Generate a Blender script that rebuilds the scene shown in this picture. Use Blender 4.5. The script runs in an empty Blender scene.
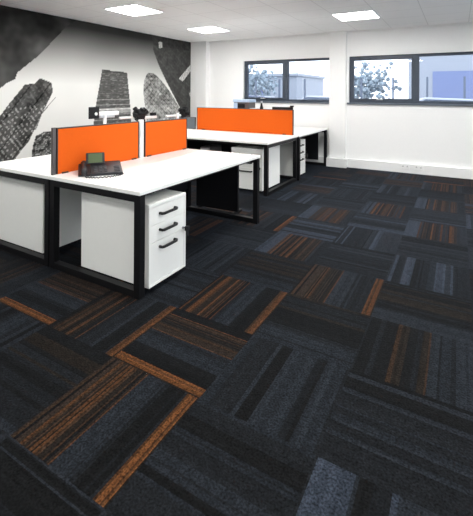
import bpy, bmesh, math, random
from mathutils import Vector, Matrix, noise
random.seed(7)
SC = bpy.context.scene
COL = SC.collection
PI = math.pi

# ------------------------------------------------------------------ materials
def mat(name, color, rough=.6, metal=0, spec=.5, bump=0, bscale=200, var=0, vscale=30, emit=None, sheen=0):
    m = bpy.data.materials.new(name); m.use_nodes = True
    nt = m.node_tree; b = nt.nodes['Principled BSDF']
    b.inputs['Base Color'].default_value = (*color, 1)
    b.inputs['Roughness'].default_value = rough
    b.inputs['Metallic'].default_value = metal
    b.inputs['Specular IOR Level'].default_value = spec
    if sheen:
        b.inputs['Sheen Weight'].default_value = sheen
        b.inputs['Sheen Roughness'].default_value = .5
    tc = nt.nodes.new('ShaderNodeTexCoord')
    n = nt.nodes.new('ShaderNodeTexNoise'); n.inputs['Scale'].default_value = vscale
    nt.links.new(tc.outputs['Object'], n.inputs['Vector'])
    r = nt.nodes.new('ShaderNodeMapRange')
    r.inputs['To Min'].default_value = 1 - max(var, .015); r.inputs['To Max'].default_value = 1 + max(var, .015)
    nt.links.new(n.outputs['Fac'], r.inputs['Value'])
    mx = nt.nodes.new('ShaderNodeMix'); mx.data_type = 'RGBA'; mx.blend_type = 'MULTIPLY'
    mx.inputs['Factor'].default_value = 1
    mx.inputs['A'].default_value = (*color, 1)
    nt.links.new(r.outputs['Result'], mx.inputs['B'])
    nt.links.new(mx.outputs['Result'], b.inputs['Base Color'])
    if bump:
        n2 = nt.nodes.new('ShaderNodeTexNoise'); n2.inputs['Scale'].default_value = bscale
        nt.links.new(tc.outputs['Object'], n2.inputs['Vector'])
        bp = nt.nodes.new('ShaderNodeBump'); bp.inputs['Strength'].default_value = bump
        bp.inputs['Distance'].default_value = .002
        nt.links.new(n2.outputs['Fac'], bp.inputs['Height'])
        nt.links.new(bp.outputs['Normal'], b.inputs['Normal'])
    if emit:
        b.inputs['Emission Color'].default_value = (*emit[0], 1)
        b.inputs['Emission Strength'].default_value = emit[1]
    return m

M = {}
M['wall'] = mat('wall_paint', (.90, .90, .89), .75, bump=.15, bscale=90, spec=.25)
M['trim'] = mat('trim_white', (.87, .87, .86), .4)
M['desk'] = mat('desk_laminate', (.90, .90, .87), .32, spec=.4)
M['cab'] = mat('cabinet_white', (.87, .875, .84), .4, spec=.4)
M['black'] = mat('black_steel', (.006, .006, .007), .45, spec=.2)
M['blackp'] = mat('black_plastic', (.008, .008, .009), .5, spec=.25)
M['blackf'] = mat('black_panel_fabric', (.008, .008, .010), .9, bump=.3, spec=.2)
M['orange'] = mat('orange_fabric', (.68, .106, .008), .9, bump=.3, bscale=500, var=.04, vscale=60, spec=.15, sheen=0)
M['greyedge'] = mat('grey_aluminium', (.10, .09, .09), .4, metal=.3)
M['darkedge'] = mat('dark_edge_trim', (.035, .02, .018), .5)
M['greyf'] = mat('grey_fabric', (.13, .15, .17), .9, bump=.3)
M['frame'] = mat('anthracite_frame', (.045, .06, .085), .45)
M['sill'] = mat('grey_sill', (.10, .12, .15), .4)
M['white'] = mat('white_plastic', (.82, .82, .80), .35)
M['silver'] = mat('silver_metal', (.55, .56, .58), .35, metal=.7)
M['lcd'] = mat('phone_display', (.085, .12, .055), .35, spec=.2)
M['phone'] = mat('phone_grey', (.018, .019, .023), .5, spec=.3)
M['key'] = mat('phone_keys', (.05, .05, .055), .5)
M['pblue'] = mat('pale_blue_plastic', (.42, .55, .72), .35)
M['glow'] = mat('diffuser', (.9, .9, .9), .5, emit=((1, .995, .97), 15.))
M['lightframe'] = mat('light_frame', (.8, .8, .8), .4)

def ceiling_mat():
    m = mat('ceiling_tile', (.80, .80, .79), .9, bump=.2, bscale=150, spec=.1)
    nt = m.node_tree; b = nt.nodes['Principled BSDF']
    tc = nt.nodes.new('ShaderNodeTexCoord')
    mp = nt.nodes.new('ShaderNodeMapping'); mp.inputs['Location'].default_value = (.08, .2, 0)
    nt.links.new(tc.outputs['Object'], mp.inputs['Vector'])
    br = nt.nodes.new('ShaderNodeTexBrick'); br.offset = 0; br.squash = 1
    br.inputs['Scale'].default_value = 1
    br.inputs['Brick Width'].default_value = .6; br.inputs['Row Height'].default_value = .6
    br.inputs['Mortar Size'].default_value = .006; br.inputs['Mortar Smooth'].default_value = .2
    br.inputs['Color1'].default_value = (.91, .91, .91, 1); br.inputs['Color2'].default_value = (.92, .92, .92, 1)
    br.inputs['Mortar'].default_value = (.74, .74, .74, 1)
    nt.links.new(mp.outputs['Vector'], br.inputs['Vector'])
    nt.links.new(br.outputs['Color'], b.inputs['Base Color'])
    return m
M['ceil'] = ceiling_mat()

def carpet_mat():
    m = bpy.data.materials.new('carpet'); m.use_nodes = True
    nt = m.node_tree; b = nt.nodes['Principled BSDF']
    at = nt.nodes.new('ShaderNodeAttribute'); at.attribute_name = 'Col'
    tc = nt.nodes.new('ShaderNodeTexCoord')
    n = nt.nodes.new('ShaderNodeTexNoise'); n.inputs['Scale'].default_value = 110; n.inputs['Detail'].default_value = 3
    nt.links.new(tc.outputs['Object'], n.inputs['Vector'])
    r = nt.nodes.new('ShaderNodeMapRange'); r.inputs['From Min'].default_value = .3; r.inputs['From Max'].default_value = .7
    r.inputs['To Min'].default_value = .3; r.inputs['To Max'].default_value = 1.7
    nt.links.new(n.outputs['Fac'], r.inputs['Value'])
    n3 = nt.nodes.new('ShaderNodeTexNoise'); n3.inputs['Scale'].default_value = 28
    nt.links.new(tc.outputs['Object'], n3.inputs['Vector'])
    r3 = nt.nodes.new('ShaderNodeMapRange'); r3.inputs['From Min'].default_value = .3; r3.inputs['From Max'].default_value = .7
    r3.inputs['To Min'].default_value = .75; r3.inputs['To Max'].default_value = 1.25
    nt.links.new(n3.outputs['Fac'], r3.inputs['Value'])
    mu = nt.nodes.new('ShaderNodeMath'); mu.operation = 'MULTIPLY'
    nt.links.new(r.outputs['Result'], mu.inputs[0]); nt.links.new(r3.outputs['Result'], mu.inputs[1])
    mx = nt.nodes.new('ShaderNodeMix'); mx.data_type = 'RGBA'; mx.blend_type = 'MULTIPLY'; mx.inputs['Factor'].default_value = 1
    nt.links.new(at.outputs['Color'], mx.inputs['A']); nt.links.new(mu.outputs[0], mx.inputs['B'])
    nt.links.new(mx.outputs['Result'], b.inputs['Base Color'])
    b.inputs['Roughness'].default_value = .85
    b.inputs['Specular IOR Level'].default_value = .06
    b.inputs['Sheen Weight'].default_value = .07
    b.inputs['Sheen Roughness'].default_value = .3
    b.inputs['Sheen Tint'].default_value = (.5, .68, 1, 1)
    bp = nt.nodes.new('ShaderNodeBump'); bp.inputs['Strength'].default_value = .6; bp.inputs['Distance'].default_value = .004
    nt.links.new(n.outputs['Fac'], bp.inputs['Height']); nt.links.new(bp.outputs['Normal'], b.inputs['Normal'])
    return m
M['carpet'] = carpet_mat()

def mural_mat():
    m = bpy.data.materials.new('mural_print'); m.use_nodes = True
    nt = m.node_tree; b = nt.nodes['Principled BSDF']
    at = nt.nodes.new('ShaderNodeAttribute'); at.attribute_name = 'Col'
    nt.links.new(at.outputs['Color'], b.inputs['Base Color'])
    b.inputs['Roughness'].default_value = .7; b.inputs['Specular IOR Level'].default_value = .1
    return m
M['mural'] = mural_mat()

def glass_mat():
    m = bpy.data.materials.new('window_glass'); m.use_nodes = True
    nt = m.node_tree; nt.nodes.clear()
    o = nt.nodes.new('ShaderNodeOutputMaterial')
    t = nt.nodes.new('ShaderNodeBsdfTransparent'); t.inputs['Color'].default_value = (.93, .96, 1, 1)
    g = nt.nodes.new('ShaderNodeBsdfGlossy'); g.inputs['Roughness'].default_value = .02
    f = nt.nodes.new('ShaderNodeFresnel'); f.inputs['IOR'].default_value = 1.45
    x = nt.nodes.new('ShaderNodeMixShader')
    nt.links.new(f.outputs[0], x.inputs[0]); nt.links.new(t.outputs[0], x.inputs[1]); nt.links.new(g.outputs[0], x.inputs[2])
    nt.links.new(x.outputs[0], o.inputs['Surface'])
    return m
M['glass'] = glass_mat()

# ------------------------------------------------------------------ builders
class MB:
    def __init__(self): self.bm = bmesh.new()
    def box(self, a, b, rot=None, piv=None):
        x0, y0, z0 = [min(p, q) for p, q in zip(a, b)]; x1, y1, z1 = [max(p, q) for p, q in zip(a, b)]
        vs = [self.bm.verts.new(v) for v in [(x0,y0,z0),(x1,y0,z0),(x1,y1,z0),(x0,y1,z0),(x0,y0,z1),(x1,y0,z1),(x1,y1,z1),(x0,y1,z1)]]
        for f in [(0,3,2,1),(4,5,6,7),(0,1,5,4),(1,2,6,5),(2,3,7,6),(3,0,4,7)]:
            self.bm.faces.new([vs[i] for i in f])
        if rot is not None: bmesh.ops.transform(self.bm, matrix=Matrix.Translation(piv) @ rot @ Matrix.Translation(-Vector(piv)), verts=vs)
        return self
    def prism(self, prof, axis, a, b):
        # prof: list of 2D points in the two other axes, extruded along axis from a to b
        def P(u, v, w): return {'x': (w, u, v), 'y': (u, w, v), 'z': (u, v, w)}[axis]
        lo = [self.bm.verts.new(P(u, v, a)) for u, v in prof]; hi = [self.bm.verts.new(P(u, v, b)) for u, v in prof]
        n = len(prof)
        self.bm.faces.new(lo[::-1]); self.bm.faces.new(hi)
        for i in range(n): self.bm.faces.new([lo[i], lo[(i+1) % n], hi[(i+1) % n], hi[i]])
        return self
    def tube(self, pts, r, n=10, rr=None):
        pts = [Vector(p) for p in pts]; rings = []
        for i, p in enumerate(pts):
            d = (pts[min(i+1, len(pts)-1)] - pts[max(i-1, 0)]).normalized()
            up = Vector((0, 0, 1)) if abs(d.z) < .9 else Vector((1, 0, 0))
            u = d.cross(up).normalized(); w = d.cross(u)
            q = rr[i] if rr else r
            rings.append([self.bm.verts.new(p + q*(math.cos(2*PI*k/n)*u + math.sin(2*PI*k/n)*w)) for k in range(n)])
        for a, b in zip(rings, rings[1:]):
            for k in range(n): self.bm.faces.new([a[k], a[(k+1) % n], b[(k+1) % n], b[k]])
        self.bm.faces.new(rings[0][::-1]); self.bm.faces.new(rings[-1])
        return self
    def build(self, name, m, parent=None, bevel=0, smooth=False):
        bmesh.ops.recalc_face_normals(self.bm, faces=self.bm.faces)
        me = bpy.data.meshes.new(name); self.bm.to_mesh(me); self.bm.free()
        me.materials.append(m)
        if smooth:
            for p in me.polygons: p.use_smooth = True
        o = bpy.data.objects.new(name, me); COL.objects.link(o)
        if parent: o.parent = parent
        if bevel:
            b = o.modifiers.new('bevel', 'BEVEL'); b.width = bevel; b.segments = 2; b.limit_method = 'ANGLE'
        return o

def box(name, a, b, m, parent=None, bevel=0): return MB().box(a, b).build(name, m, parent, bevel)
def struct(o): o['kind'] = 'structure'; return o
def tag(o, label, cat, group=None):
    o['label'] = label; o['category'] = cat
    if group: o['group'] = group
    return o
def empty(name, loc, rz=0, label=None, cat=None, group=None):
    o = bpy.data.objects.new(name, None); COL.objects.link(o)
    o.location = loc; o.rotation_euler = (0, 0, rz); o.empty_display_size = .1
    if label: tag(o, label, cat, group)
    return o
def copy_tree(o, parent=None):
    c = o.copy(); COL.objects.link(c); c.parent = parent
    for ch in [q for q in bpy.data.objects if q.parent == o]: copy_tree(ch, c)
    return c

# ------------------------------------------------------------------ room
XL, XR, YB, YF, H = -3.9, 4.4, -2.7, 6.17, 2.61      # left (mural) wall, right wall, back wall, window wall, ceiling
T = .55                                              # carpet tile

def carpet():
    rnd = random.Random(11)
    me = bpy.data.meshes.new('floor'); V = []; F = []; C = []
    dk = (.0046, .0047, .0050); md = (.0072, .0079, .0092); bl = (.0112, .0130, .0160); lb = (.022, .027, .037)
    br = (.0105, .0080, .0063); bm = (.0165, .0115, .0088); br2 = (.027, .0150, .0090); og2 = (.046, .0200, .0085); og = (.072, .028, .0095)
    def jit(c, s=.16):
        k = 1 + rnd.uniform(-s, s); return tuple(q*k for q in c)
    def fill(t0, t1, cols, n, lines=(), pl=.0, jt=.2):
        out = []; ws = [rnd.uniform(.4, 1.6) for _ in range(n)]; q = sum(ws); t = t0; c = rnd.choice(cols)
        for w in ws:
            e = t + (t1-t0)*w/q
            if rnd.random() < .45: c = rnd.choice(cols)
            k = jit(c, jt)
            if lines and rnd.random() < pl: k = jit(rnd.choice(lines), .3)
            out.append((t, e, k)); t = e
        return out
    def typ(k):
        if k == 'O':
            return (fill(0, .44, [br, br, bm, dk], 24, [br2, br2, og2, dk], .38) + [(.44, .452, og2)] +
                    fill(.452, .70, [bl, bl, md], 11) + fill(.70, .89, [dk, dk, md], 9) + fill(.89, .985, [og2, br2, og2], 6, [og], .35, .35) + [(.985, 1, br)])
        if k == 'M':
            return fill(0, .22, [lb, bl, lb], 7) + fill(.22, .84, [br, bm, bm, br, bl], 26, [br2, br2, og2, dk], .42) + fill(.84, 1, [bl, md], 6)
        if k == 'N':
            return fill(0, .3, [dk, md, br], 12) + fill(.3, .62, [br, dk, br, dk, md], 14, [br2, bm], .22) + fill(.62, 1, [bl, md, bl], 14)
        if k == 'L':
            return fill(0, .3, [bl, lb, md], 10) + fill(.3, .5, [dk, md], 8) + fill(.5, .8, [bl, lb, bl], 10) + fill(.8, 1, [md, bl], 8)
        if k == 'K':
            return fill(0, .25, [bl, md], 8) + fill(.25, .4, [md, dk], 6) + fill(.4, 1, [dk, dk, md, br, dk], 22)
        return fill(0, .2, [md, bl], 8) + fill(.2, .45, [dk, md, bl], 12) + fill(.45, .7, [bl, md, md], 11) + fill(.7, 1, [dk, dk, md, bl], 13)
    spec = {(0,-1):'O', (0,0):'O', (-1,0):'O', (-2,0):'O', (0,1):'O', (1,2):'O', (0,3):'M', (0,5):'M', (1,6):'M', (2,5):'M', (2,7):'M',
            (1,10):'M', (2,9):'M', (0,10):'M', (2,1):'N', (2,3):'L', (1,0):'D', (1,1):'K', (2,2):'K', (2,0):'D', (1,-1):'D', (-1,-1):'K',
            (0,2):'K', (1,3):'D', (1,4):'L', (1,5):'L', (0,4):'L', (1,7):'D', (2,4):'D', (-1,1):'D', (0,6):'D', (0,7):'D', (-1,5):'D', (-1,6):'L',
            (1,-2):'D', (2,-1):'L', (0,-2):'D', (3,0):'L', (3,1):'D', (3,2):'L', (3,3):'K', (3,5):'D', (-2,-1):'D', (0,8):'L', (0,9):'D', (1,8):'L'}
    i0, i1 = math.floor(XL/T), math.ceil(XR/T); j0, j1 = math.floor(YB/T), math.ceil(6.45/T)
    for i in range(i0, i1):
        for j in range(j0, j1):
            k = spec.get((i, j)) or rnd.choice(['D', 'D', 'K', 'L', 'D', 'N', 'O', 'M'])
            alongx = (i+j) % 2 == 0
            for t0, t1, c in typ(k):
                if alongx: a, b, e, f = i*T, (i+1)*T, (j+t0)*T, (j+t1)*T
                else: a, b, e, f = (i+t0)*T, (i+t1)*T, j*T, (j+1)*T
                if alongx and k in ('M',): e, f = (j+1-t1)*T, (j+1-t0)*T
                if alongx and k == 'O': e, f = (j+1-t1)*T, (j+1-t0)*T
                a, b = max(a, XL-.2), min(b, XR+.2); e, f = max(e, YB-.2), min(f, 6.40)
                if b <= a or f <= e: continue
                n = len(V); V += [(a, e, 0), (b, e, 0), (b, f, 0), (a, f, 0)]; F.append((n, n+1, n+2, n+3)); C.append(c)
    me.from_pydata(V, [], F); me.materials.append(M['carpet'])
    ca = me.color_attributes.new('Col', 'FLOAT_COLOR', 'CORNER'); dat = []
    for c in C: dat += [c[0], c[1], c[2], 1]*4
    ca.data.foreach_set('color', dat)
    o = bpy.data.objects.new('floor', me); COL.objects.link(o); struct(o)
carpet()
struct(box('ceiling', (XL-.2, YB-.2, H), (XR+.2, 6.42, H+.12), M['ceil']))
struct(box('wall_left', (XL-.2, YB-.2, 0), (XL, 6.42, H), M['wall']))
wr = MB(); wr.box((XR, YB-.2, 0), (XR+.2, 6.42, .9)).box((XR, YB-.2, 2.3), (XR+.2, 6.42, H)).box((XR, YB-.2, .9), (XR+.2, -2.0, 2.3)).box((XR, 5.4, .9), (XR+.2, 6.42, 2.3)).box((XR, 1.55, .9), (XR+.2, 1.85, 2.3))  # openings hold the added, unseen daylight windows
struct(wr.build('wall_right', M['wall']))
struct(box('wall_back', (XL, YB-.2, 0), (XR, YB, H), M['wall']))

W1 = (-2.55, -.42); W2 = (-.245, 2.62); W3 = (2.95, 4.1); ZB, ZT = 1.235, 2.125
wl = MB()
wl.box((XL, YF, 0), (XR, YF+.25, ZB)).box((XL, YF, ZT), (XR, YF+.25, H))
for a, b in [(XL, W1[0]), (W1[1], W2[0]), (W2[1], XR)]: wl.box((a, YF, ZB), (b, YF+.25, ZT))
struct(wl.build('wall_front', M['wall']))
struct(box('wall_pillar', (-.60, 6.08, 0), (-.285, YF, H), M['wall'], bevel=.004))
struct(box('wall_corner_pillar', (XL, 6.03, 0), (-3.46, YF, H), M['wall'], bevel=.004))
# skirting trunking along the window wall
sk = MB(); sk.box((XL, 5.97, 0), (-3.44, YF, .165)); sk.box((-3.44, 6.11, 0), (-.63, YF, .165)); sk.box((-.63, 5.995, 0), (-.25, YF, .168)); sk.box((-.25, 6.11, 0), (XR, YF, .168))
struct(sk.build('baseboard_front', M['trim'], bevel=.006))
struct(box('baseboard_right', (XR-.015, YB, 0), (XR, 6.11, .1), M['trim'], bevel=.003))
struct(box('baseboard_back', (XL, YB, 0), (XR, YB+.015, .1), M['trim'], bevel=.003))
struct(box('trim_1', (XL, YF-.03, H-.035), (XR, YF, H), M['trim'], bevel=.003))

def socket(x, label):
    s = empty('wall_socket', (x, 6.11, .105), 0, label, 'socket', None)
    box('face_plate', (-.073, -.010, -.043), (.073, 0, .043), M['trim'], s, .003)
    for q in (-.036, .036):
        MB().box((q-.012, -.012, .005), (q-.004, -.0098, .012)).box((q+.004, -.012, .005), (q+.012, -.0098, .012)).box((q-.003, -.012, .018), (q+.003, -.0098, .03)).build('pin_holes', M['blackp'], s)
        box('rocker', (q-.008, -.014, -.03), (q+.008, -.009, -.014), M['white'], s, .001)
socket(.76, 'white double socket on skirting trunking, left one of the two')
socket(.98, 'white double socket on skirting trunking, right one of the two')

# windows
def window(n, x0, x1, splits, openers, clip=None):
    y0, y1 = 6.215, 6.275
    root = empty('window_%d' % n, ((x0+x1)/2, (y0+y1)/2, ZB)); struct(root)
    root_m = Matrix.Translation(root.location).inverted()
    def bx(name, a, b, m, bv=.003, par=root):
        l = root.location; return box(name, (a[0]-l.x, a[1]-l.y, a[2]-l.z), (b[0]-l.x, b[1]-l.y, b[2]-l.z), m, par, bv)
    w = .05
    bx('frame_top', (x0, y0, ZT-w), (x1, y1, ZT), M['frame']); bx('frame_bottom', (x0, y0, ZB), (x1, y1, ZB+w), M['frame'])
    xs = [x0] + splits + [x1]
    bx('frame_side', (x0, y0, ZB+w), (x0+w, y1, ZT-w), M['frame']); bx('frame_side', (x1-w, y0, ZB+w), (x1, y1, ZT-w), M['frame'])
    for s in splits: bx('mullion', (s-.045, y0-.012, ZB+w), (s+.045, y1, ZT-w), M['frame'])
    for k, (a, b) in enumerate(zip(xs, xs[1:])):
        a2 = a+w if k == 0 else a+.045; b2 = b-w if k == len(xs)-2 else b-.045
        if openers[k]:
            l = root.location; s_ = .035
            f = MB()
            for p, q in [((a2, y0-.012, ZB+w), (b2, y1-.01, ZB+w+s_)), ((a2, y0-.012, ZT-w-s_), (b2, y1-.01, ZT-w)),
                         ((a2, y0-.012, ZB+w+s_), (a2+s_, y1-.01, ZT-w-s_)), ((b2-s_, y0-.012, ZB+w+s_), (b2, y1-.01, ZT-w-s_))]:
                f.box(Vector(p)-l, Vector(q)-l)
            sash = f.build('opening_sash', M['frame'], root)
            cx = (a2+b2)/2
            h = MB(); h.box(Vector((cx-.02, y0-.03, ZB+w+.006))-l, Vector((cx+.02, y0-.012, ZB+w+.03))-l)
            h.box(Vector((cx-.085, y0-.045, ZB+w+.010))-l, Vector((cx+.02, y0-.028, ZB+w+.026))-l)
            h.build('handle', M['silver'], sash, .002)
            a2 += s_; b2 -= s_
            zz = (ZB+w+s_, ZT-w-s_)
        else: zz = (ZB+w, ZT-w)
        bx('pane', (a2, (y0+y1)/2-.003, zz[0]), (b2, (y0+y1)/2+.003, zz[1]), M['glass'], 0)
    bx('sill', (x0-.03, YF-.035, ZB-.028), (min(x1+.03, XR), y0, ZB+.002), M['sill'])
window(1, W1[0], W1[1], [-1.55], [1, 0])
window(2, W2[0], W2[1], [.93], [1, 0])
window(3, W3[0], W3[1], [], [0])

def added_side_window(n, a, b):  # unseen windows, added to bring daylight onto the pedestals
    r = empty('window_%d' % n, (XR+.11, (a+b)/2, .9)); struct(r); h = 1.4; w = (b-a)/2
    f = MB(); f.box((-.03, -w, 0), (.03, w, .05)).box((-.03, -w, h-.05), (.03, w, h)).box((-.03, -w, .05), (.03, -w+.05, h-.05)).box((-.03, w-.05, .05), (.03, w, h-.05)).box((-.03, -.04, .05), (.03, .04, h-.05))
    f.build('frame', M['frame'], r, .003)
    for p, q in ((-w+.05, -.04), (.04, w-.05)): box('pane', (-.003, p, .05), (.003, q, h-.05), M['glass'], r)
added_side_window(4, -2.0, 1.55); added_side_window(5, 1.85, 5.4)

# ceiling lights
def light(x, y, label):
    r = empty('ceiling_light', (x, y, H), 0, label, 'ceiling light', 'ceiling light panels')
    f = MB()
    for a, b in [((-.3, -.3), (.3, -.285)), ((-.3, .285), (.3, .3)), ((-.3, -.285), (-.285, .285)), ((.285, -.285), (.3, .285))]:
        f.box((a[0], a[1], -.014), (b[0], b[1], -.001))
    f.build('frame', M['lightframe'], r)
    box('diffuser', (-.285, -.285, -.010), (.285, .285, -.001), M['glow'], r)
for nx, x in enumerate([-2.5, .22, 2.92]):
    for ny, y in enumerate([4.68, 2.72, .7, -1.3]):
        lab = {(0,0): 'square ceiling light panel near the corner of mural and window wall',
               (0,1): 'square ceiling light panel above the orange screens, nearest the mural top',
               (1,0): 'square ceiling light panel in front of the white window pillar'}.get((nx, ny),
               'added unseen square ceiling light panel further back in the room, row %s, column %s' % (['one','two','three','four'][ny], ['by the mural','in the middle','by the right wall'][nx]))  # panels out of view, added to light the room
        light(x, y, lab)

# smoke detector + grid are plain; mural
MU = dict(
dark=[(2.85,2.62),(2.639,2.481),(2.441,2.27),(2.146,1.953),(2.089,1.91),(1.822,1.687),(1.786,1.585),(1.672,1.532),(1.2,1.15),(.3,.7),(-1.3,.3),(-1.3,2.62)],
tower=[(1.60,1.10),(1.671,1.198),(1.936,1.517),(2.092,1.536),(2.168,1.621),(2.364,1.557),(2.394,1.421),(2.333,1.301),(2.156,.985),(2.004,.675),(1.859,.525),(1.677,.30),(1.3,-.1),(.5,-.1),(.9,.35)],
low=[(2.02,.0),(2.06,.60),(2.114,.748),(2.245,.797),(2.45,.804),(2.6,.72),(2.75,.5),(2.8,0)],
crane=[(2.465,1.348),(2.43,1.316),(2.144,1.046),(2.082,.84),(2.114,.838),(2.21,1.074)],
mid=[(3.369,1.816),(3.973,1.792),(4.079,1.024),(4.16,.0),(3.08,.0),(3.219,1.119)],
dome=[(4.628,1.822),(4.56,1.81),(4.5,1.76),(4.45,1.66),(4.429,1.556),(4.428,1.42),(4.443,1.282),(4.506,1.044),(4.60,0),(6.2,0),(5.782,.669),(5.656,.965),(5.592,1.081),(5.349,1.352),(5.087,1.59),(4.95,1.69),(4.836,1.763),(4.72,1.81)],
right=[(4.673,2.62),(4.719,2.284),(4.881,2.004),(5.13,1.667),(5.629,1.071),(5.937,.658),(6.2,.4),(6.2,2.62)],
br1=[(4.877,2.484),(4.99,2.497),(5.001,2.37),(4.894,2.359)], br2=[(5.579,1.735),(6.064,2.114),(6.159,2.034),(5.721,1.669)],
br3=[(6.163,1.579),(5.971,1.386),(6.166,1.147)])
def inside(poly, x, y):
    c = False; n = len(poly)
    for i in range(n):
        x1, y1 = poly[i]; x2, y2 = poly[i-1]
        if (y1 > y) != (y2 > y) and x < (x2-x1)*(y-y1)/(y2-y1)+x1: c = not c
    return c
def nz(x, y, z=0): return noise.noise(Vector((x, y, z)))
def mural_value(y, z):
    # grey value (0..1, display) of the printed photograph at wall position y, z
    t = (H - z)
    g = .20 + .66*min(1, max(0, (t-.12)/.95))**.8
    g += .015*nz(y*2, z*2)
    v = g
    if inside(MU['low'], y, z):
        v = .30 + .25*nz(y*14, z*20) + (.3 if nz(y*30, z*50, 4) > .25 else 0)
    if inside(MU['crane'], y, z) : v = .50 + .25*nz(y*40, z*40)
    if inside(MU['mid'], y, z):
        v = .33 + .07*nz(y*4, z*60, 2) + .06*nz(y*18, z*40, 5)
        if (z*11) % 1 < .16 and z < 1.35: v += .22
        if z < 1.12 and z > 1.03: v += .25
        if nz(y*9, z*50, 9) > .30: v += .12
        if z > 1.78: v -= .08
    if inside(MU['dome'], y, z):
        a = (y*.7+z)*9; b = (y*.9-z)*9
        v = .52 + .22*nz(y*5, z*8, 3) + .2*nz(y*18, z*22, 8)
        if (a % 1) < .14 or (b % 1) < .14: v -= .17
        if z > 1.72: v -= .10
        if z < 1.15: v += .12
    if inside(MU['tower'], y, z):
        u = (y*.8+z*.6); w = (-y*.6+z*.8)
        v = .30 + .14*nz(u*6, w*6, 1) + .10*nz(u*20, w*20, 2)
        if (u*16) % 1 < .35 and nz(u*10, w*34, 6) > 0.02: v += .30 if z < 1.2 else .09
        if abs(((-y*.78+z*.63) + .64 ) % .23) < .02: v -= .12
    if inside(MU['dark'], y, z):
        d = .26 + .06*nz(y*3, z*3, 5) + .05*nz(y*9, z*9, 7)
        u = y*.72 + z*.7
        d += .035*math.sin(u*9) + .025*math.sin((y*.72-z*.7)*13)
        if z > 2.0: d -= .10*min(1, (z-2.0)/.4)
        v = d
    if inside(MU['right'], y, z):
        v = .27 + .05*nz(y*6, z*6, 4) + .05*nz(y*20, z*20, 4)
        u = y*.55 + z*.83
        if (u*7) % 1 < .2: v += .025
        if z > 2.4: v -= .04
    for k in ('br1', 'br2', 'br3'):
        if inside(MU[k], y, z): v = .74 + .25*nz(y*30, z*30, 3)
    return max(.06, min(.93, v))
def mural():
    y0, y1, z0, z1 = -1.2, 6.03, .10, H-.001; st = .0135
    ny = int((y1-y0)/st); nzz = int((z1-z0)/st); x = XL+.004
    V = []; Cc = []
    for i in range(ny+1):
        for j in range(nzz+1):
            y = y0+(y1-y0)*i/ny; z = z0+(z1-z0)*j/nzz
            V.append((x, y, z))
            v = mural_value(y, z); l = v**2.2
            Cc += [l*1.0, l*1.0, l*.96, 1]
    F = [(i*(nzz+1)+j, (i+1)*(nzz+1)+j, (i+1)*(nzz+1)+j+1, i*(nzz+1)+j+1) for i in range(ny) for j in range(nzz)]
    # thin body behind the print so that it is a real sheet
    n = len(V); xb = XL+.0005
    V += [(xb, y0, z0), (xb, y1, z0), (xb, y1, z1), (xb, y0, z1)]; Cc += [.3, .3, .3, 1]*4
    c0, c1, c2, c3 = 0, ny*(nzz+1), ny*(nzz+1)+nzz, nzz
    F += [(n+3, n+2, n+1, n), (n, n+1, c1, c0), (n+1, n+2, c2, c1), (n+2, n+3, c3, c2), (n+3, n, c0, c3)]
    me = bpy.data.meshes.new('wall_mural'); me.from_pydata(V, [], F); me.materials.append(M['mural'])
    ca = me.color_attributes.new('Col', 'FLOAT_COLOR', 'POINT'); ca.data.foreach_set('color', Cc)
    o = bpy.data.objects.new('wall_mural', me); COL.objects.link(o)
    tag(o, 'large black and white city skyline photo mural covering the left wall', 'mural')
mural()

# ------------------------------------------------------------------ desks
def desk(x0, x1, y0, y1, user, label, modesty=(.25, .92), group='white bench desks'):
    cx, cy = (x0+x1)/2, (y0+y1)/2
    rz = {'+x': PI/2, '-x': -PI/2, '-y': 0, '+y': PI}[user]
    L, D = (y1-y0, x1-x0) if 'x' in user else (x1-x0, y1-y0)
    r = empty('office_desk', (cx, cy, 0), rz, label, 'desk', group)
    box('desktop', (-L/2, -D/2, .702), (L/2, D/2, .730), M['desk'], r, .0025)
    s = .053; e = .006
    for sx in (-1, 1):
        xa, xb = (-L/2+e, -L/2+e+s) if sx < 0 else (L/2-e-s, L/2-e)
        for sy in (-1, 1):
            ya, yb = (-D/2+e, -D/2+e+s) if sy < 0 else (D/2-e-s, D/2-e)
            box('leg', (xa, ya, 0), (xb, yb, .702), M['black'], r, .002)
        box('floor_rail', (xa, -D/2+e+s, .002), (xb, D/2-e-s, .05), M['black'], r, .002)
        box('top_rail', (xa, -D/2+e+s, .652), (xb, D/2-e-s, .702), M['black'], r, .002)
    for ya in (-D/2+.10, D/2-.15):
        box('beam', (-L/2+e+s, ya, .655), (L/2-e-s, ya+.04, .700), M['black'], r)
    if modesty:
        a, b = [-L/2 + L*q for q in modesty]
        box('modesty_panel', (a, D/2-.10, .28), (b, D/2-.085, .655), M['blackf'], r)
    return r
desk(-1.251, -.276, .488, 2.345, '+x', 'nearest white desk, holding the grey telephone', (.30, .93))
desk(-2.23, -1.255, .488, 2.345, '-x', 'white desk behind the near orange screens, at the left edge', (.07, .70))
desk(-3.12, -.660, 3.36, 4.515, '-y', 'white desk in front of the far orange screen', (.05, .72))
dk3 = desk(-1.70, -.630, 4.52, 6.09, '+x', 'white desk against the window wall beside the pillar', None)
box('end_panel', (.690, -.535+.16, .11), (.705, .42, .652), M['blackf'], dk3)
desk(-3.12, -1.705, 4.52, 5.96, '+y', 'white desk hidden behind the far orange screen, below the left window', (.1, .9))

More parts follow.
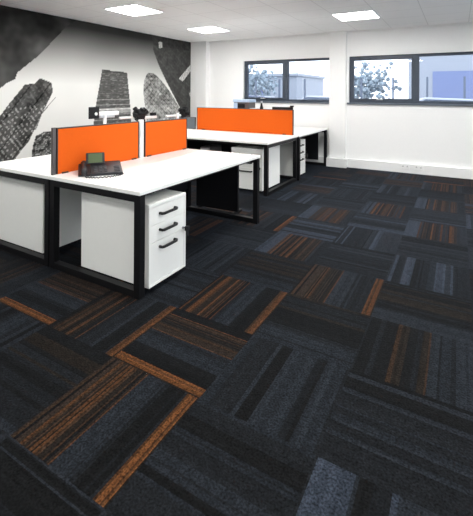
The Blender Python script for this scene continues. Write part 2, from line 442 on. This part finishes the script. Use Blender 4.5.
# ------------------------------------------------------------------ desk screens
def screen(name, a, b, z0, z1, th, label, fab, edge, along, group, near_post=False, edge_w=.013):
    # a..b along axis 'along', centred at c
    axis, c = along
    L = b-a
    r = empty(name, ((c, (a+b)/2, z0) if axis == 'y' else ((a+b)/2, c, z0)), PI/2 if axis == 'y' else 0, label, 'desk screen', group)
    hh = z1-z0
    box('fabric_panel', (-L/2+edge_w, -th/2+.003, 0.001), (L/2-edge_w, th/2-.003, hh-edge_w*.7), fab, r)
    f = MB()
    f.box((-L/2, -th/2, 0.001), (-L/2+edge_w, th/2, hh)).box((L/2-edge_w, -th/2, .001), (L/2, th/2, hh)).box((-L/2+edge_w, -th/2, hh-edge_w*.7), (L/2-edge_w, th/2, hh))
    f.build('edge_trim', edge, r, .002)
    for s in (-1, 1):
        MB().box((s*L*.42-.03, -.028, .0), (s*L*.42+.03, -th/2, .012)).build('bracket', edge, r, .002)
    return r
G1 = 'orange fabric desk screens'
screen('desk_screen', .555, 1.505, .7305, 1.108, .034, 'orange desk screen behind the telephone', M['orange'], M['darkedge'], ('y', -1.262), G1)
screen('desk_screen', 1.590, 2.325, .7305, 1.098, .034, 'shorter orange desk screen right of the white post', M['orange'], M['darkedge'], ('y', -1.262), G1)
screen('desk_screen', -2.620, -.726, .7305, 1.140, .034, 'long orange desk screen of the far desks, below the left window', M['orange'], M['darkedge'], ('x', 4.497), G1)
s = screen('desk_screen', -3.0, -2.66, .7305, .955, .034, 'small grey desk screen left of the long far orange screen', M['greyf'], M['greyedge'], ('x', 4.497), None)
box('end_post', (-1.275, .522, .60), (-1.251, .552, 1.112), M['greyedge'], None, .003)
ep = bpy.data.objects['end_post']; ep.name = 'screen_end_post'; tag(ep, 'grey metal post at the near end of the near orange screens', 'screen post')

# ------------------------------------------------------------------ pedestals
def pedestal(cx, cy, rz, W, D, label, key=True):
    r = empty('drawer_pedestal', (cx, cy, 0), rz, label, 'drawer unit', 'white three-drawer pedestals')
    z0, z1 = .04, .618
    b = MB()
    fy = -D/2
    b.box((-W/2, fy, z0), (-W/2+.018, D/2, z1-.022)).box((W/2-.018, fy, z0), (W/2, D/2, z1-.022)).box((-W/2+.018, D/2-.018, z0), (W/2-.018, D/2, z1-.022))
    b.box((-W/2+.018, fy, z0), (W/2-.018, D/2-.018, z0+.018))
    b.build('carcass', M['cab'], r, .0015)
    box('top_panel', (-W/2, fy, z1-.0215), (W/2, D/2, z1), M['cab'], r, .002)
    zs = [(.466, .594), (.345, .463), (.061, .342)]
    for k, (a, c) in enumerate(zs):
        d = box('drawer', (-W/2+.020, fy+.003, a), (W/2-.020, fy+.30, c), M['cab'], r, .0015)
        hz = c-.045 if k else c-.058
        hw = W*.20
        hx = -.014
        pts = [(hx-hw, fy+.005, hz), (hx-hw, fy-.022, hz), (hx-hw*.85, fy-.030, hz), (hx+hw*.85, fy-.030, hz), (hx+hw, fy-.022, hz), (hx+hw, fy+.005, hz)]
        MB().tube(pts, .0105, 8).build('handle', M['blackp'], d, smooth=True)
    if key:
        lk = MB().tube([(W/2-.035, fy-.006, .355), (W/2-.035, fy+.004, .355)], .011, 12).build('lock', M['silver'], r)
        k = MB(); k.tube([(W/2-.035, fy-.03, .355), (W/2-.035, fy-.005, .355)], .0035, 6)
        k.box((W/2-.052, fy-.055, .338), (W/2-.018, fy-.028, .372)).box((W/2-.046, fy-.052, .298), (W/2-.024, fy-.042, .339))
        k.build('key', M['blackp'], lk, .003)
    for sx in (-1, 1):
        for sy in (-1, 1):
            x, y = sx*(W/2-.05), sy*(D/2-.05)
            MB().tube([(x-.009, y, .018), (x+.009, y, .018)], .018, 12).box((x-.012, y-.012, .020), (x+.012, y+.012, .041)).build('castor', M['blackp'], r)
    return r
pedestal(-.623, .790, PI/2, .42, .70, 'white drawer pedestal under the nearest desk, three black handles in view')
pedestal(-1.785, .785, -PI/2, .42, .67, 'white drawer pedestal under the left-edge desk, only its side showing', False)
pedestal(-1.03, 3.76, 0, .50, .62, 'white drawer pedestal under the desk in front of the far orange screen')
pedestal(-1.03, 4.81, PI/2, .43, .64, 'white drawer pedestal under the desk against the window wall')

# black panel with feet standing behind the near desk's far end
r = empty('floor_screen', (-.905, 2.47, 0), .06, 'black free-standing panel on flat feet beyond the nearest desk', 'floor screen')
box('panel', (-.28, -.02, .03), (.28, .02, .66), M['blackf'], r, .004)
for sx in (-1, 1): box('foot', (sx*.25-.02, -.13, .001), (sx*.25+.02, .13, .030), M['black'], r, .004)
# small light grey computer under the far desk
r = empty('computer_tower', (-2.0, 4.02, 0), .05, 'small pale grey computer tower under the far desk', 'computer')
box('case', (-.09, -.2, .012), (.09, .2, .52), M['silver'], r, .006)
box('front_bezel', (-.085, -.208, .02), (.085, -.2, .51), M['white'], r, .003)
for sy in (-1, 1): box('foot', (-.08, sy*.16-.02, 0), (.08, sy*.16+.02, .0125), M['blackp'], r)

# ------------------------------------------------------------------ telephone
r = empty('desk_phone', (-1.015, .80, .7305), PI/2-.68, 'dark grey desk telephone with tilted display, on the nearest desk', 'telephone')
# local: front towards -y
MB().prism([(-.11, 0), (.10, 0), (.10, .055), (-.11, .016)], 'x', -.06, .13).build('base', M['phone'], r, .004)
MB().prism([(-.11, 0.002), (.10, 0.002), (.10, .045), (-.11, .012)], 'x', -.13, -.061).build('handset_cradle', M['phone'], r, .004)
d = MB().prism([(.045, .048), (.070, .045), (.105, .110), (.085, .115)], 'x', -.085, .030).build('display_housing', M['phone'], r, .004)
MB().prism([(.0470, .056), (.0480, .0555), (.0805, .110), (.0795, .1105)], 'x', -.070, .015).build('display', M['lcd'], d)
for i in range(3):
    for j in range(4):
        x = -.03+i*.030; y = -.085+j*.026; z = .016+(y+.11)/.21*.039
        box('button', (x-.009, y-.007, z-.003), (x+.009, y+.007, z+.006), M['key'], r, .002)
for j in range(4):
    y = -.085+j*.026; z = .016+(y+.11)/.21*.039
    box('button', (.080, y-.006, z-.003), (.115, y+.006, z+.005), M['key'], r, .002)
h = MB(); h.tube([(-.097, -.125, .022), (-.097, -.10, .030), (-.097, -.05, .040), (-.097, 0, .047), (-.097, .05, .050), (-.097, .08, .049), (-.097, .10, .044)], .02, 12, [.012, .020, .014, .012, .013, .019, .013])
h.build('handset', M['phone'], r, smooth=True)
c = []
P = [(-.10, -.125, .02), (-.085, -.16, .008), (-.03, -.19, .007), (.05, -.185, .007), (.105, -.155, .007), (.13, -.12, .007), (.125, -.10, .008), (.10, -.112, .008)]
for a, b in zip(P, P[1:]):
    for k in range(14):
        q = Vector(a).lerp(Vector(b), k/14); c.append(q)
cc = [q + Vector((.0, .003*math.cos(i*1.6), .003*math.sin(i*1.6))) for i, q in enumerate(c)]
MB().tube(cc, .0035, 6).build('cord', M['phone'], r, smooth=True)
r.scale = (1.32, 1.32, 1.32)

# ------------------------------------------------------------------ monitor arm posts above the near screens
def arm_post(y, ztop, label, kind):
    r = empty('monitor_arm', (-1.37, y, .7305), 0, label, 'monitor arm', 'monitor arms behind the near orange screens')
    box('clamp_base', (-.05, -.05, 0), (.05, .05, .02), M['silver'], r, .004)
    MB().tube([(0, 0, .02), (0, 0, ztop-.7305)], .016, 12).build('pole', M['white'], r, smooth=True)
    zt = ztop-.7305
    return r, zt
r, zt = arm_post(1.165, 1.205, 'monitor arm with square black mounting plate at the left end of its white arm', 0)
f = MB()
for a, b in [((-.06, -.055), (.05, -.02)), ((-.06, .02), (.05, .055))]: pass
f.box((.0, -.195, zt-.05), (.02, -.085, zt+.06))
f.build('mounting_plate', M['blackp'], r, .003)
MB().tube([(-.02, -.125, zt-.005), (.026, -.125, zt-.005)], .015, 12).build('pivot', M['white'], r)
MB().box((-.03, -.15, zt-.03), (-.005, .19, zt+.012)).build('arm', M['white'], r, .008)
MB().box((-.02, -.06, zt-.05), (.01, .12, zt-.022)).build('cable_cover', M['silver'], r, .005)

def cluster(r, cx, cy, zc, s, m, seed):
    rnd = random.Random(seed); b = MB()
    for k in range(9):
        a = rnd.uniform(0, 2*PI); e = rnd.uniform(-1, 1); L = s*rnd.uniform(.7, 1.1)
        d = Vector((.35*math.cos(a), math.sin(a), e)).normalized()*L
        p = Vector((cx, cy, zc)); b.tube([p-d*.2, p+d*.55, p+d], .026, 8)
    b.tube([(cx-.03, cy, zc-.01), (cx+.03, cy, zc-.01)], s*.62, 14)
    b.tube([(cx, cy-.05, zc+.02), (cx, cy+.05, zc+.02)], s*.45, 12)
    b.build('joint_knuckle', m, r, .003)
r, zt = arm_post(1.64, 1.175, 'monitor arm with a black knuckle head behind the gap between the near screens', 1)
cluster(r, .0, .0, zt-.01, .098, M['blackp'], 3)
MB().box((-.03, -.27, zt-.045), (-.005, 0, zt-.02)).build('arm', M['white'], r, .008)
MB().box((-.03, 0, zt-.06), (-.005, .29, zt-.03)).build('arm', M['white'], r, .008)
box('end_block', (-.035, .20, zt-.03), (.0, .27, zt+.005), M['blackp'], r, .004)
r, zt = arm_post(2.30, 1.16, 'monitor arm with a black head behind the right end of the near screens', 2)
cluster(r, .0, .12, zt-.0, .075, M['blackp'], 5)
MB().box((-.03, -.20, zt-.045), (-.005, .12, zt-.02)).build('arm', M['white'], r, .008)
# white post standing in the gap of the near screens
o = MB().box((-.018, -.024, 0), (.018, .024, .392)).build('screen_post', M['white'], None, .004); o.location = (-1.262, 1.5475, .7305)
tag(o, 'white post in the gap between the two near orange screens', 'screen post')

# ------------------------------------------------------------------ things behind the far screen
r = empty('label_printer', (-2.08, 5.35, .7305), 0, 'pale blue topped office printer on the desk under the left window', 'printer')
box('body', (-.17, -.14, .0), (.17, .14, .50), M['greyedge'], r, .01)
box('lid', (-.18, -.15, .50), (.18, .15, .555), M['pblue'], r, .008)
box('front_tray', (-.07, -.155, .39), (.08, -.139, .47), M['blackp'], r, .004)
box('side_panel', (-.165, -.150, .30), (-.08, -.1395, .49), M['pblue'], r, .004)
r = empty('drinks_bottle', (-1.66, 5.25, .7305), 0, 'slim dark bottle between the printer and the black monitor', 'bottle')
MB().tube([(0, 0, 0), (0, 0, .02), (0, 0, .40), (0, 0, .46), (0, 0, .49)], .03, 14, [.03, .034, .034, .018, .016]).build('body', M['blackp'], r, smooth=True)
MB().tube([(0, 0, .49), (0, 0, .53)], .019, 12).build('cap', M['silver'], r)
r = empty('document_tray', (-1.87, 5.28, .7305), 0, 'stack of white document trays right of the printer', 'tray')
for k in range(5): MB().box((-.0, -.12, .01+k*.08), (.15, .12, .016+k*.08)).box((-.0, -.12, .016+k*.08), (.005, .12, .07+k*.08)).box((.145, -.12, .016+k*.08), (.15, .12, .07+k*.08)).build('tray', M['white'], r, .001)
for px in (.0, .145): box('side_frame', (px, .121, .0), (px+.005, .125, .41), M['white'], r)
r = empty('computer_monitor', (-1.22, 5.25, .7305), .05, 'black monitor whose top edge shows above the far orange screen', 'monitor')
box('screen_housing', (-.21, -.02, .12), (.19, .02, .425), M['blackp'], r, .006)
box('display', (-.19, .0195, .14), (.17, .0215, .405), M['phone'], r)
box('neck', (-.03, -.05, .015), (.03, -.02, .25), M['blackp'], r, .004)
box('foot', (-.12, -.10, .0), (.12, .08, .015), M['blackp'], r, .005)
box('camera_clip', (.14, -.03, .425), (.20, .03, .455), M['blackp'], r, .004)

# ------------------------------------------------------------------ outside
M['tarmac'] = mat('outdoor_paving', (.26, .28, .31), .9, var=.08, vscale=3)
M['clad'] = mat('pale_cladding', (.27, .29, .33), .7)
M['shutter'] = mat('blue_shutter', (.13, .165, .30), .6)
M['hazeleaf'] = mat('hazed_tree_leaves', (.24, .29, .33), .9, var=.15, vscale=3)  # overexposed haze put into the pale leaf colour
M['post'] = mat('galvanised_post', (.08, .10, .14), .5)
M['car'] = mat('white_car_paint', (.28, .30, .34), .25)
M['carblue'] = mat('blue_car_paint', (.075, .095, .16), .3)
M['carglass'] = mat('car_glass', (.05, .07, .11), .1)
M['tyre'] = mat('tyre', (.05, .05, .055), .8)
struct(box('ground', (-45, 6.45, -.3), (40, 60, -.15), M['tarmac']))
def shed(x0, x1, y0, h, doors, label):
    r = empty('industrial_building', ((x0+x1)/2, y0, -.15), 0, label, 'building', 'industrial buildings outside')
    cx = (x0+x1)/2
    box('wall', (x0-cx, 0, 0), (x1-cx, 10, h), M['clad'], r)
    box('roof', (x0-cx-.2, -.3, h), (x1-cx+.2, 10.2, h+.3), M['clad'], r)
    for a, b, t in doors:
        MB().box((a-cx, -.06, 0), (b-cx, -.01, t)).build('shutter_door', M['shutter'], r)
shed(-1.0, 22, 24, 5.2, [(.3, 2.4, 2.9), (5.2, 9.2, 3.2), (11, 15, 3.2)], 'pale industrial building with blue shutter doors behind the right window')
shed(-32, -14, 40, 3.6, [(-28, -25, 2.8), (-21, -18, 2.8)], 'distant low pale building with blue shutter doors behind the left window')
def car(x, y, rz, m, label):
    r = empty('parked_car', (x, y, -.15), rz, label, 'car', 'cars parked outside')
    MB().prism([(-2.1, .25), (2.1, .25), (2.15, .7), (1.7, .85), (1.0, .95), (.4, 1.4), (-1.2, 1.45), (-1.9, 1.0), (-2.15, .9)], 'y', -.85, .85).build('body', m, r, .06)
    MB().prism([(.85, .96), (.36, 1.33), (-1.15, 1.38), (-1.65, 1.0)], 'y', -.87, .87).build('windows', M['carglass'], r)
    for sx in (-1.3, 1.3):
        for sy in (-.82, .82): MB().tube([(sx, sy-.1, .32), (sx, sy+.1, .32)], .32, 18).build('wheel', M['tyre'], r)
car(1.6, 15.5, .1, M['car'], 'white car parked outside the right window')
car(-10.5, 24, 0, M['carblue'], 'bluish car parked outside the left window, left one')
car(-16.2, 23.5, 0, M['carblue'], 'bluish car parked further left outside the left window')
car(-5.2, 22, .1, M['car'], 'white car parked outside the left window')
for k in range(9):
    o = MB().box((-.04, -.04, 0), (.04, .04, 2.3)).build('fence_post', M['post'])
    o.location = (-9 + k*1.35, 17, -.15); tag(o, 'thin galvanised fence post outside, %s from the left' % ['first','second','third','fourth','fifth','sixth','seventh','eighth','ninth'][k], 'fence post', 'fence posts outside')
def tree(x, y, s, label):
    rnd = random.Random(int(x*7)); r = empty('hazy_tree', (x, y, -.15), 0, label, 'tree', 'trees outside')
    MB().tube([(0, 0, 0), (.05, 0, s*.5)], .12*s/3, 8).build('trunk', M['post'], r)
    b = MB()
    for k in range(420):
        p = Vector((rnd.gauss(0, s*.20), rnd.gauss(0, s*.2), s*.60+rnd.gauss(0, s*.15)))
        bmesh.ops.create_icosphere(b.bm, subdivisions=1, radius=s*rnd.uniform(.015, .045), matrix=Matrix.Translation(p))
    for v in b.bm.verts: v.co += Vector(noise.noise_vector(v.co*6))*.06
    b.build('crown', M['hazeleaf'], r)
tree(-14, 30, 4.2, 'pale hazy tree outside the left pane of the left window')
tree(-19.5, 33, 3.4, 'smaller pale hazy tree further left outside')
tree(-3.6, 25, 3.6, 'pale hazy tree outside the left pane of the right window')

# ------------------------------------------------------------------ world, camera, view
w = bpy.data.worlds.new('world'); SC.world = w; w.use_nodes = True
nt = w.node_tree; bg = nt.nodes['Background']
bg.inputs['Color'].default_value = (.91, .95, 1, 1); bg.inputs['Strength'].default_value = 1.8

cam = bpy.data.cameras.new('camera'); co = bpy.data.objects.new('camera', cam); COL.objects.link(co)
F_, YAW, PITCH, ROLL, CH, CX, CY, PX, PY = 390.142, .52975, -.005, .005, 1.3937, 1.5697, -1.4773, 229.5, 91.92
co.location = (CX, CY, CH)
co.rotation_euler = (PI/2 - PITCH, 0, YAW)
co.rotation_euler = (Matrix.Rotation(YAW, 3, 'Z') @ Matrix.Rotation(PI/2-PITCH, 3, 'X') @ Matrix.Rotation(ROLL, 3, 'Z')).to_euler()
cam.sensor_fit = 'HORIZONTAL'; cam.sensor_width = 36; cam.lens = F_/473*36
cam.shift_x = (236.5-PX)/473; cam.shift_y = (PY-258)/473
cam.clip_start = .05; cam.clip_end = 200
SC.camera = co
vs = SC.view_settings
SC.display_settings.display_device = 'sRGB'
vs.view_transform = 'Standard'; vs.look = 'None'; vs.gamma = 1; vs.use_curve_mapping = False; vs.exposure = 1.08
